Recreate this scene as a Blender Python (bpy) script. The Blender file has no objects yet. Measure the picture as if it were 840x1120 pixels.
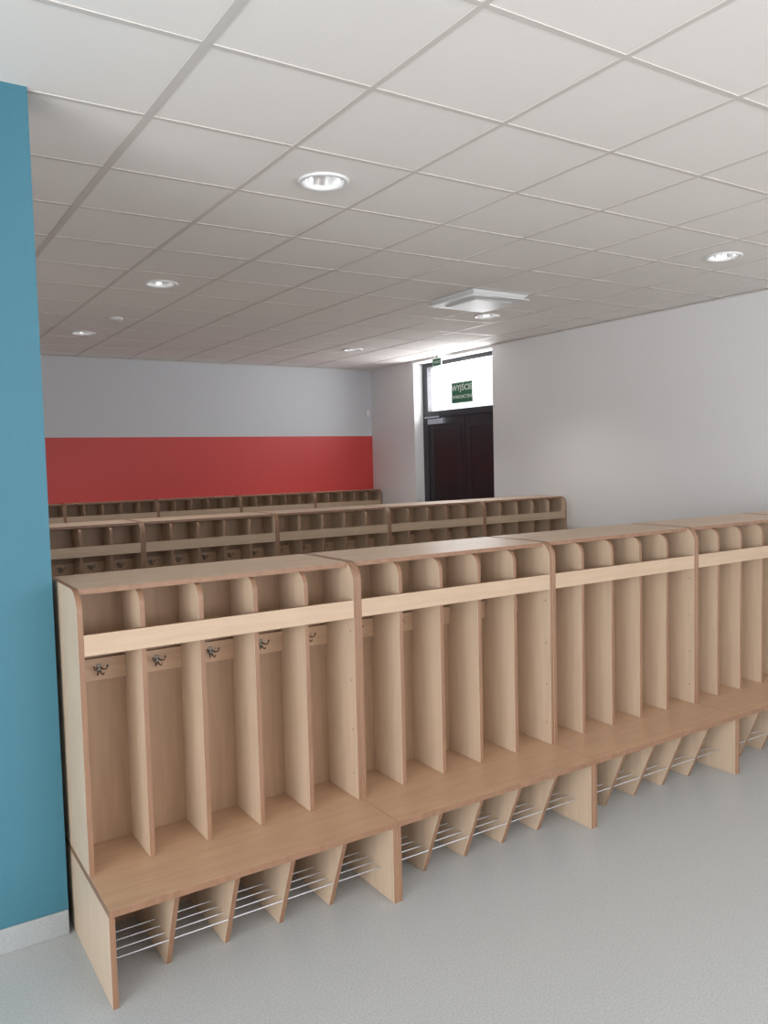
import bpy, bmesh, math, random
from mathutils import Vector, Matrix
scene=bpy.context.scene
col=bpy.context.collection
random.seed(3)

# ---------------- calibrated dimensions ----------------
YAW,PIT,ROL,FPX,CH=.5718,.0631,.0245,887.72,1.6737
W=1.0625; X0=.5668; YF=2.490; ZT=1.2747; ZB=.318; H=2.9651
GX,GY=1.5668,2.4467
YB=9.88; XR=6.149; XDR=6.19; XL=.547; YBL=3.016
X2=.629; YU2=5.8454; YU3=9.63

# ---------------- materials ----------------
def newmat(n):
    m=bpy.data.materials.new(n); m.use_nodes=True
    return m,m.node_tree,m.node_tree.nodes['Principled BSDF']
def plain(n,c,r=.5,metal=0,emis=None,es=0):
    m,t,b=newmat(n); b.inputs['Base Color'].default_value=(*c,1); b.inputs['Roughness'].default_value=r
    b.inputs['Metallic'].default_value=metal
    if emis: b.inputs['Emission Color'].default_value=(*emis,1); b.inputs['Emission Strength'].default_value=es
    return m
def wood(n,c1,c2,r=.42,axis='Z'):
    m,t,b=newmat(n); N=t.nodes; L=t.links
    tc=N.new('ShaderNodeTexCoord'); mp=N.new('ShaderNodeMapping')
    s={'Z':(9,9,.7),'X':(.7,9,9)}[axis]; mp.inputs['Scale'].default_value=s
    ns=N.new('ShaderNodeTexNoise'); ns.inputs['Scale'].default_value=5; ns.inputs['Detail'].default_value=6; ns.inputs['Distortion'].default_value=.6
    rp=N.new('ShaderNodeValToRGB'); rp.color_ramp.elements[0].color=(*c1,1); rp.color_ramp.elements[1].color=(*c2,1)
    rp.color_ramp.elements[0].position=.3; rp.color_ramp.elements[1].position=.7
    L.new(tc.outputs['Object'],mp.inputs[0]); L.new(mp.outputs[0],ns.inputs['Vector']); L.new(ns.outputs[0],rp.inputs[0]); L.new(rp.outputs[0],b.inputs['Base Color'])
    b.inputs['Roughness'].default_value=r
    return m
def painted(n,c,r=.7,bump=.05,scale=120,var=.03):
    m,t,b=newmat(n); N=t.nodes; L=t.links
    tc=N.new('ShaderNodeTexCoord'); ns=N.new('ShaderNodeTexNoise'); ns.inputs['Scale'].default_value=scale; ns.inputs['Detail'].default_value=3
    L.new(tc.outputs['Object'],ns.inputs['Vector'])
    rp=N.new('ShaderNodeValToRGB'); rp.color_ramp.elements[0].color=(*[x*(1-var) for x in c],1); rp.color_ramp.elements[1].color=(*[min(1,x*(1+var)) for x in c],1)
    rp.color_ramp.elements[0].position=.35; rp.color_ramp.elements[1].position=.65
    L.new(ns.outputs[0],rp.inputs[0]); L.new(rp.outputs[0],b.inputs['Base Color'])
    bp=N.new('ShaderNodeBump'); bp.inputs['Strength'].default_value=bump; bp.inputs['Distance'].default_value=.002
    L.new(ns.outputs[0],bp.inputs['Height']); L.new(bp.outputs[0],b.inputs['Normal'])
    b.inputs['Roughness'].default_value=r
    return m
M_maple=wood('maple_laminate',(.55,.415,.30),(.61,.47,.345))
M_mapleH=wood('maple_laminate_horizontal',(.50,.365,.255),(.56,.415,.295),axis='X')
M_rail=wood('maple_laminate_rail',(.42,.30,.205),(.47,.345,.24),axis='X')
M_bench=wood('maple_bench_darkened',(.43,.27,.17),(.49,.32,.205),r=.34,axis='X')  # same maple, tinted browner: colour stands in for weaker light than on dividers
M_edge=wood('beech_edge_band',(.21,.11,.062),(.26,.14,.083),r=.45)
M_back=wood('hardboard_back_darkened',(.32,.195,.118),(.38,.24,.148),r=.5)  # brown hardboard, its colour also darkened to carry the dimmer light inside cells
M_wire=plain('grey_coated_wire',(.50,.50,.52),.35,.4)
M_metal=plain('brushed_nickel',(.17,.15,.13),.45,1)
M_cap=plain('dark_cam_hole',(.22,.15,.1),.5)
M_white=painted('white_wall_paint',(.78,.775,.775))
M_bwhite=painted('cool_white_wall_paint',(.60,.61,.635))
M_blue=painted('petrol_blue_paint',(.040,.155,.21),.6)
M_red=painted('red_wall_paint',(.60,.06,.055),.5)
M_tile=painted('mineral_fibre_tile',(.89,.85,.815),.9,.12,260,.03)
M_bar=plain('white_t_bar',(.69,.65,.615),.5)
M_floor=painted('grey_speckled_vinyl',(.43,.44,.44),.30,.02,170,.13)
M_base=painted('grey_vinyl_skirting',(.33,.345,.35),.45,.02,300,.1)
M_ring=plain('white_downlight_trim',(.85,.85,.85),.4)
M_refl=plain('faceted_reflector',(.9,.9,.9),.18,1)
M_lamp=plain('downlight_lamp',(1,1,1),.5,0,(1,.97,.93),6)
M_black=plain('black_door_paint',(.018,.016,.02),.35)
M_frame=plain('anthracite_frame',(.03,.028,.035),.35)
M_green=plain('exit_sign_green',(.015,.12,.06),.5)
M_text=plain('exit_sign_white',(.8,.85,.8),.5)
M_plast=plain('white_plastic',(.82,.82,.82),.4)
M_silver=plain('silver_closer',(.6,.65,.72),.25,.8)
mg=bpy.data.materials.new('window_glass'); mg.use_nodes=True; t=mg.node_tree; t.nodes.remove(t.nodes['Principled BSDF'])
tr=t.nodes.new('ShaderNodeBsdfTransparent'); gl=t.nodes.new('ShaderNodeBsdfGlossy'); gl.inputs['Roughness'].default_value=.02; mx=t.nodes.new('ShaderNodeMixShader'); mx.inputs[0].default_value=.06
t.links.new(tr.outputs[0],mx.inputs[1]); t.links.new(gl.outputs[0],mx.inputs[2]); t.links.new(mx.outputs[0],t.nodes['Material Output'].inputs[0]); M_glass=mg

# ---------------- mesh helpers ----------------
class Builder:
    def __init__(s): s.bm=bmesh.new(); s.mats=[]
    def mi(s,m):
        if m not in s.mats: s.mats.append(m)
        return s.mats.index(m)
    def box(s,a,b,m,edge=None):
        (x0,y0,z0),(x1,y1,z1)=a,b
        v=[s.bm.verts.new(p) for p in [(x0,y0,z0),(x1,y0,z0),(x1,y1,z0),(x0,y1,z0),(x0,y0,z1),(x1,y0,z1),(x1,y1,z1),(x0,y1,z1)]]
        d=[x1-x0,y1-y0,z1-z0]; thin=d.index(min(d))
        for idx,ax in [((3,2,1,0),2),((4,5,6,7),2),((0,1,5,4),1),((2,3,7,6),1),((1,2,6,5),0),((3,0,4,7),0)]:
            f=s.bm.faces.new([v[i] for i in idx]); f.material_index=s.mi(m if (edge is None or ax==thin) else edge)
    def frustum(s,c,s0,z0,s1,z1,m):
        A=[s.bm.verts.new((c[0]+a*s0,c[1]+b*s0,z0)) for a,b in ((-1,-1),(1,-1),(1,1),(-1,1))]
        Bv=[s.bm.verts.new((c[0]+a*s1,c[1]+b*s1,z1)) for a,b in ((-1,-1),(1,-1),(1,1),(-1,1))]
        k=s.mi(m)
        for f in [A,Bv]+[[A[i],A[(i+1)%4],Bv[(i+1)%4],Bv[i]] for i in range(4)]:
            s.bm.faces.new(f).material_index=k
    def prof_x(s,pts,x0,x1,m,edge):
        A=[s.bm.verts.new((x0,y,z)) for y,z in pts]; B=[s.bm.verts.new((x1,y,z)) for y,z in pts]
        f=s.bm.faces.new(A[::-1]); f.material_index=s.mi(m); f=s.bm.faces.new(B); f.material_index=s.mi(m)
        n=len(pts)
        for i in range(n):
            j=(i+1)%n; f=s.bm.faces.new([A[i],A[j],B[j],B[i]]); f.material_index=s.mi(edge)
    def tube(s,pts,r,m,seg=8):
        pts=[Vector(p) for p in pts]; rings=[]
        for i,p in enumerate(pts):
            d=(pts[min(i+1,len(pts)-1)]-pts[max(i-1,0)]).normalized()
            a=d.cross(Vector((0,0,1))).normalized()
            if abs(d.x)<.9: a=Vector((1,0,0))
            b=d.cross(a).normalized()
            rings.append([s.bm.verts.new(p+r*(math.cos(2*math.pi*k/seg)*a+math.sin(2*math.pi*k/seg)*b)) for k in range(seg)])
        for i in range(len(rings)-1):
            for k in range(seg):
                f=s.bm.faces.new([rings[i][k],rings[i][(k+1)%seg],rings[i+1][(k+1)%seg],rings[i+1][k]]); f.material_index=s.mi(m); f.smooth=True
        for R in (rings[0],rings[-1]):
            f=s.bm.faces.new(R); f.material_index=s.mi(m)
    def ball(s,c,r,m):
        g=bmesh.ops.create_uvsphere(s.bm,u_segments=10,v_segments=6,radius=r,matrix=Matrix.Translation(c))
        for v in g['verts']:
            for f in v.link_faces: f.material_index=s.mi(m); f.smooth=True
    def lathe(s,c,prof,m,seg=40,cap=False,capm=None):
        rings=[[s.bm.verts.new((c[0]+r*math.cos(2*math.pi*k/seg),c[1]+r*math.sin(2*math.pi*k/seg),c[2]+z)) for k in range(seg)] for r,z in prof]
        for i in range(len(rings)-1):
            for k in range(seg):
                f=s.bm.faces.new([rings[i][k],rings[i][(k+1)%seg],rings[i+1][(k+1)%seg],rings[i+1][k]]); f.material_index=s.mi(m); f.smooth=True
        if cap: f=s.bm.faces.new(rings[-1]); f.material_index=s.mi(capm or m)
    def mesh(s,n):
        bmesh.ops.recalc_face_normals(s.bm,faces=s.bm.faces[:])
        me=bpy.data.meshes.new(n); s.bm.to_mesh(me); s.bm.free()
        for m in s.mats: me.materials.append(m)
        return me
def obj(n,me,loc=(0,0,0),rz=0,parent=None,bevel=0):
    o=bpy.data.objects.new(n,me); o.location=loc; o.rotation_euler=(0,0,rz); col.objects.link(o)
    if parent: o.parent=parent
    if bevel:
        md=o.modifiers.new('bevel','BEVEL'); md.width=bevel; md.segments=2; md.limit_method='ANGLE'
    return o
def boxobj(n,a,b,m,parent=None,bevel=0):
    B=Builder(); B.box(a,b,m); return obj(n,B.mesh(n),parent=parent,bevel=bevel)

# ---------------- cloakroom locker module ----------------
DEP=.50; UP=.251; T=.018; R=.065; RZ0,RZ1=1.056,1.127
def arcprof(y0,y1,z0,z1,r):
    p=[(y0,z0),(y1,z0),(y1,z1)]
    for i in range(9):
        a=math.pi/2+ i*math.pi/2/8
        p.append((y0+r+r*math.cos(a),z1-r+r*math.sin(a)))
    return p
def locker_mesh():
    B=Builder(); g=.0006; w=W-g
    for xa in (g,w-T):
        B.prof_x(arcprof(UP,DEP,ZB,ZT,R+.01),xa,xa+T,M_maple,M_edge)
    B.box((T+g,UP+.045,ZT-T-.002),(w-T,DEP,ZT-.002),M_mapleH,M_edge)
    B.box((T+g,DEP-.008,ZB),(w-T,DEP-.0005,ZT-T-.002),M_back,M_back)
    B.box((T+g,UP+.019,RZ0),(w-T,DEP-.008,RZ0+.016),M_mapleH,M_edge)
    inner=(w-T-(T+g)); cw=(inner-4*T)/5
    xs=[T+g+cw*(i+1)+T*i for i in range(4)]
    for x in xs:
        B.prof_x(arcprof(UP+.019,DEP-.008,ZB,ZT-T-.002,.055),x,x+T,M_maple,M_edge)
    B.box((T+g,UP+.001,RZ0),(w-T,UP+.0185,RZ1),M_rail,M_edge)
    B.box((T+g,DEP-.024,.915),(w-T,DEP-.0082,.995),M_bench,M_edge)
    cells=[T+g+cw*i+T*i+cw/2 for i in range(5)]
    for c in cells:
        y=DEP-.024
        B.box((c-.008,y-.003,.945),(c+.008,y,.975),M_metal)
        for sx in (-1,1):
            B.tube([(c+sx*.004,y-.003,.962),(c+sx*.012,y-.015,.956),(c+sx*.019,y-.026,.958),(c+sx*.023,y-.031,.969)],.0026,M_metal,6)
            B.ball((c+sx*.023,y-.031,.971),.0045,M_metal)
            B.tube([(c+sx*.003,y-.003,.95),(c+sx*.006,y-.012,.940),(c+sx*.010,y-.020,.938),(c+sx*.012,y-.024,.946)],.0024,M_metal,6)
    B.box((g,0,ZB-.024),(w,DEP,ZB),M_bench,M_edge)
    for xa in (g,w-T):
        B.box((xa,.006,0),(xa+T,DEP,ZB-.024),M_maple,M_edge)
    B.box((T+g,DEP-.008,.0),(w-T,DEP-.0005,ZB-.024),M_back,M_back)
    for x in xs:
        B.prof_x([(.14,0),(DEP-.008,0),(DEP-.008,ZB-.024),(.015,ZB-.024)],x,x+T,M_maple,M_edge)
    for k in range(4):
        y=.10+.05*k
        B.tube([(T+g,y,.105),(w-T,y,.105)],.0026,M_wire,6)
    for z in (.42,.60,.80,1.0):
        B.tube([(w-T,UP+.03,z),(w-T-.0015,UP+.03,z)],.004,M_cap,8)
    return B.mesh('cloakroom_locker')
LM=locker_mesh()
def row(xs,yf,flip=False):
    for x in xs:
        if flip: obj('cloakroom_locker',LM,(x+W,yf,0),math.pi,bevel=.0012)
        else: obj('cloakroom_locker',LM,(x,yf,0),0,bevel=.0012)
n5=range(5)
row([X0+W*k for k in n5],YF)
row([X0+W*k for k in n5],YF+2*DEP+.002,True)
row([X2+W*k for k in n5],YU2-UP)
row([X2+W*k for k in n5],YU2-UP+2*DEP+.002,True)
row([XDR-.02-W*(k+1) for k in n5],YB-.003-DEP)

# ---------------- room shell ----------------
YFR=-3.4; XLL=-3.5
boxobj('floor',(XLL-.2,YFR-.2,-.1),(XR+1.6,YB+.2,0),M_floor)
ZR=2.03
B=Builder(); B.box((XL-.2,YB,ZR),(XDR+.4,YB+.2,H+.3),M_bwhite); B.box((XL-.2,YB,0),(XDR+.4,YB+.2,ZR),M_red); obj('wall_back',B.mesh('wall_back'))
boxobj('wall_left',(XL-.15,YBL+.2,0),(XL,YB,H+.3),M_white)
boxobj('wall_partition',(XLL,YBL,0),(XL,YBL+.2,H+.3),M_blue)
def base(n,a,b): return boxobj(n,a,b,M_base,bevel=.003)
base('baseboard_partition',(XLL,YBL-.008,0),(XL-.001,YBL,.09))
D0,D1=7.19,8.80
boxobj('wall_right',(XR,YFR,0),(XR+.25,D0,H+.3),M_white)
boxobj('wall_door_side',(XDR,D1+.021,0),(XR+.25,YB,H+.3),M_white)
boxobj('wall_lintel',(XR,D0,2.931),(XR+.25,D1+.021,H+.3),M_white)
base('baseboard_right',(XR-.008,YFR,0),(XR,D0-.01,.09))
base('baseboard_door_side',(XDR-.008,D1+.03,0),(XDR,YB-.52,.09))
wz0,wz1=.85,2.7; FW=(1.0,5.2)
B=Builder()
B.box((XLL-.2,YFR-.2,0),(XR+.25,YFR,wz0),M_white); B.box((XLL-.2,YFR-.2,wz1),(XR+.25,YFR,H+.3),M_white)
B.box((XLL-.2,YFR-.2,wz0),(FW[0],YFR,wz1),M_white); B.box((FW[1],YFR-.2,wz0),(XR+.25,YFR,wz1),M_white)
obj('wall_front',B.mesh('wall_front'))
SW=(-3.1,1.1); sz0=.35
B=Builder()
B.box((XLL-.2,YFR,0),(XLL,YBL+.2,sz0),M_white); B.box((XLL-.2,YFR,wz1),(XLL,YBL+.2,H+.3),M_white)
B.box((XLL-.2,YFR,sz0),(XLL,SW[0],wz1),M_white); B.box((XLL-.2,SW[1],sz0),(XLL,YBL+.2,wz1),M_white)
obj('wall_side',B.mesh('wall_side'))
B=Builder(); y0,y1=YFR-.12,YFR-.06; a,b=FW
for x in (a,(a+b)/2-.03,b-.06): B.box((x,y0,wz0),(x+.06,y1,wz1),M_frame)
B.box((a,y0,wz0),(b,y1,wz0+.06),M_frame); B.box((a,y0,wz1-.06),(b,y1,wz1),M_frame); B.box((a,YFR-.1,wz0),(b,YFR-.095,wz1),M_glass)
obj('window_1',B.mesh('window_1'))
B=Builder(); x0,x1=XLL-.12,XLL-.06; a,b=SW
for y in (a,a+(b-a)/3-.03,a+(b-a)*2/3-.03,b-.06): B.box((x0,y,sz0),(x1,y+.06,wz1),M_frame)
B.box((x0,a,sz0),(x1,b,sz0+.06),M_frame); B.box((x0,a,wz1-.06),(x1,b,wz1),M_frame); B.box((XLL-.1,a,sz0),(XLL-.095,b,wz1),M_glass)
obj('window_2',B.mesh('window_2'))

# ---------------- ceiling ----------------
lights=[(1.8668,3.3467),(1.8668,5.7467),(1.8668,8.1467),(4.8668,3.3467),(4.8668,5.7467),(4.8668,8.1467),(1.8668,.9467),(4.8668,.9467)]
RH=.095
B=Builder(); bm=B.bm; mi=B.mi(M_tile)
i0=-9;i1=9;j0=-10;j1=13
def islight(cx,cy): return any(abs(cx-a)<.05 and abs(cy-b)<.05 for a,b in lights)
for i in range(i0,i1):
    for j in range(j0,j1):
        x=GX+.6*i; y=GY+.6*j; cx,cy=x+.3,y+.3
        dz=random.uniform(-.0008,.0008)
        if islight(cx,cy):
            n=32; inner=[];outer=[]
            for k in range(n):
                a=2*math.pi*(k)/n; c,s=math.cos(a),math.sin(a); inner.append(bm.verts.new((cx+RH*c,cy+RH*s,H)))
                q=.3/max(abs(c),abs(s)); outer.append(bm.verts.new((cx+q*c,cy+q*s,H)))
            for k in range(n):
                f=bm.faces.new([inner[k],outer[k],outer[(k+1)%n],inner[(k+1)%n]]); f.material_index=mi
        else:
            f=bm.faces.new([bm.verts.new(p) for p in [(x,y,H+dz),(x,y+.6,H+dz),(x+.6,y+.6,H-dz),(x+.6,y,H-dz)]]); f.material_index=mi
for i in range(i0,i1+1):
    x=GX+.6*i; w=.011 if i!=-1 else .017
    if x<XR+.05: B.box((x-w,GY+.6*j0,H-.0025),(x+w,YB+.05,H+.002),M_bar)
for j in range(j0,j1+1):
    y=GY+.6*j; B.box((GX+.6*i0,y-.011,H-.0022),(XR+.1,y+.011,H+.002),M_bar)
me=bpy.data.meshes.new('ceiling'); bm.normal_update(); bm.to_mesh(me); bm.free()
for m in B.mats: me.materials.append(m)
obj('ceiling',me)
boxobj('roof_slab',(XLL-.2,YFR-.2,H+.3),(XR+.25,YB+.2,H+.45),M_white)
tz0,tz1=H-.012,H-.006
boxobj('trim_1',(XL,YB-.022,tz0),(XDR,YB,tz1),M_bar); boxobj('trim_2',(XR-.022,YFR,tz0),(XR,D0,tz1),M_bar)

# downlights
B=Builder(); 
B.lathe((0,0,0),[(.118,-.0005),(.118,-.008),(.112,-.012),(.098,-.010),(.093,-.004),(.092,.01)],M_ring)
B.lathe((0,0,0),[(.092,.01),(.085,.05),(.07,.085),(.05,.105)],M_refl,cap=True,capm=M_lamp)
dl=B.mesh('recessed_downlight')
for a,b in lights:
    o=obj('recessed_downlight',dl,(a,b,H))
    l=bpy.data.lights.new('downlight_bulb','SPOT'); l.energy=55 if b>5 else 12; l.spot_size=2.1; l.spot_blend=.9; l.shadow_soft_size=.08; l.color=(1,.97,.94)
    lo=bpy.data.objects.new('bulb',l); lo.location=(0,0,-.02); lo.parent=o; col.objects.link(lo)

# ceiling diffuser
B=Builder(); c=(4.2668,5.1467)
B.frustum(c,.285,H-.003,.25,H-.035,M_plast)
B.frustum(c,.29,H-.048,.29,H-.040,M_plast)
B.frustum(c,.20,H-.049,.17,H-.060,M_plast)
obj('ceiling_air_diffuser',B.mesh('ceiling_air_diffuser'),bevel=.002)
B=Builder(); B.lathe((1.93,7.2,H),[(.06,-.004),(.06,-.015),(.05,-.028),(.02,-.032)],M_plast,cap=True); obj('smoke_detector',B.mesh('smoke_detector'))
B=Builder(); B.box((6.08,YB-.03,2.30),(6.14,YB,2.40),M_plast); B.box((6.09,YB-.045,2.32),(6.13,YB-.03,2.37),M_plast); obj('motion_sensor',B.mesh('motion_sensor'),bevel=.006)

# ---------------- door ----------------
XF=6.33
B=Builder(); fz=2.93; tz=2.22
B.box((XF,D1-.09,0),(XF+.07,D1+.02,fz),M_frame); B.box((XF,D0,0),(XF+.07,D0+.09,fz),M_frame)
B.box((XF,D0+.09,fz-.05),(XF+.07,D1-.09,fz),M_frame); B.box((XF,D0+.09,tz),(XF+.07,D1-.09,tz+.08),M_frame)
ym=7.95
for a,b in ((D0+.09,ym-.003),(ym+.003,D1-.09)):
    B.box((XF+.012,a,.01),(XF+.06,b,tz),M_black)
    for p,q,r,s in ((a+.09,b-.09,.25,.95),(a+.09,b-.09,1.08,tz-.12)):
        for A_,B_ in (((XF+.004,p,r),(XF+.012,q,r+.02)),((XF+.004,p,s-.02),(XF+.012,q,s)),((XF+.004,p,r+.02),(XF+.012,p+.02,s-.02)),((XF+.004,q-.02,r+.02),(XF+.012,q,s-.02))):
            B.box(A_,B_,M_frame)
B.box((XF+.03,D0+.09,tz+.08),(XF+.036,D1-.09,fz-.05),M_glass)
B.box((XF-.045,8.34,tz-.09),(XF+.01,8.66,tz-.02),M_silver); B.box((XF-.06,8.40,tz-.01),(XF-.04,8.70,tz+.01),M_silver)
B.tube([(XF-.05,8.05,1.02),(XF-.05,8.18,1.02)],.009,M_metal); B.box((XF-.005,8.02,.95),(XF+.012,8.07,1.15),M_metal)
obj('door_1',B.mesh('door_1'),bevel=.002)

def sign(loc,w,h,lines,bracket=0):
    e=bpy.data.objects.new('exit_sign',None); e.location=loc; col.objects.link(e)
    B=Builder(); B.box((-.006,-w/2,-h/2),(.006,w/2,h/2),M_text); B.box((-.008,-w/2+.008,-h/2+.008),(-.0062,w/2-.008,h/2-.008),M_green)
    if bracket: B.box((-.004,-.01,h/2),(.004,.01,h/2+bracket),M_metal)
    obj('panel',B.mesh('panel'),parent=e)
    for k,(tx,z,ts) in enumerate(lines):
        c=bpy.data.curves.new('lettering','FONT'); c.body=tx; c.size=ts; c.align_x='CENTER'; c.align_y='CENTER'; c.materials.append(M_text); c.extrude=.0005
        o=bpy.data.objects.new('lettering',c); o.location=(-.0095,0,z); o.rotation_euler=(math.pi/2,0,-math.pi/2); o.parent=e; col.objects.link(o)
    return e
sign((XF+.02,8.00,2.50),.42,.26,[('WYJŚCIE',.055,.10),('EWAKUACYJNE',-.055,.06)])
sign((6.08,8.15,2.875),.18,.10,[('WYJŚCIE',0,.038)],H-.005-2.925)

# ---------------- lighting ----------------
def area(n,loc,rot,sx,sy,e,c=(1,1,1)):
    l=bpy.data.lights.new(n,'AREA'); l.shape='RECTANGLE'; l.size=sx; l.size_y=sy; l.energy=e; l.color=c
    o=bpy.data.objects.new(n,l); o.location=loc; o.rotation_euler=rot; col.objects.link(o)
area('window_daylight',((FW[0]+FW[1])/2,YFR+.02,(wz0+wz1)/2),(math.pi/2,0,0),FW[1]-FW[0],wz1-wz0,165,(.97,.985,1))
area('window_daylight',(XLL+.02,(SW[0]+SW[1])/2,(sz0+wz1)/2),(0,-math.pi/2,0),wz1-sz0,SW[1]-SW[0],250,(.97,.985,1))
area('transom_daylight',(XF+.15,(D0+D1)/2,2.6),(0,math.pi/2,0),.55,1.4,42,(.97,.98,1))
w=bpy.data.worlds.new('World'); scene.world=w; w.use_nodes=True; bg=w.node_tree.nodes['Background']; bg.inputs[0].default_value=(.9,.95,1,1); bg.inputs[1].default_value=1.6

# ---------------- camera ----------------
fv=Vector((math.sin(YAW)*math.cos(PIT),math.cos(YAW)*math.cos(PIT),-math.sin(PIT)))
r=Vector((math.cos(YAW),-math.sin(YAW),0)); d=fv.cross(r)
r2=r*math.cos(ROL)+d*math.sin(ROL); d2=d*math.cos(ROL)-r*math.sin(ROL)
cd=bpy.data.cameras.new('camera'); cd.sensor_fit='VERTICAL'; cd.sensor_height=36; cd.lens=FPX/1120*36; cd.clip_start=.05
co=bpy.data.objects.new('camera',cd); Mx=Matrix((r2,-d2,-fv)).transposed().to_4x4(); Mx.translation=(0,0,CH); co.matrix_world=Mx
col.objects.link(co); scene.camera=co
scene.view_settings.view_transform='Standard'
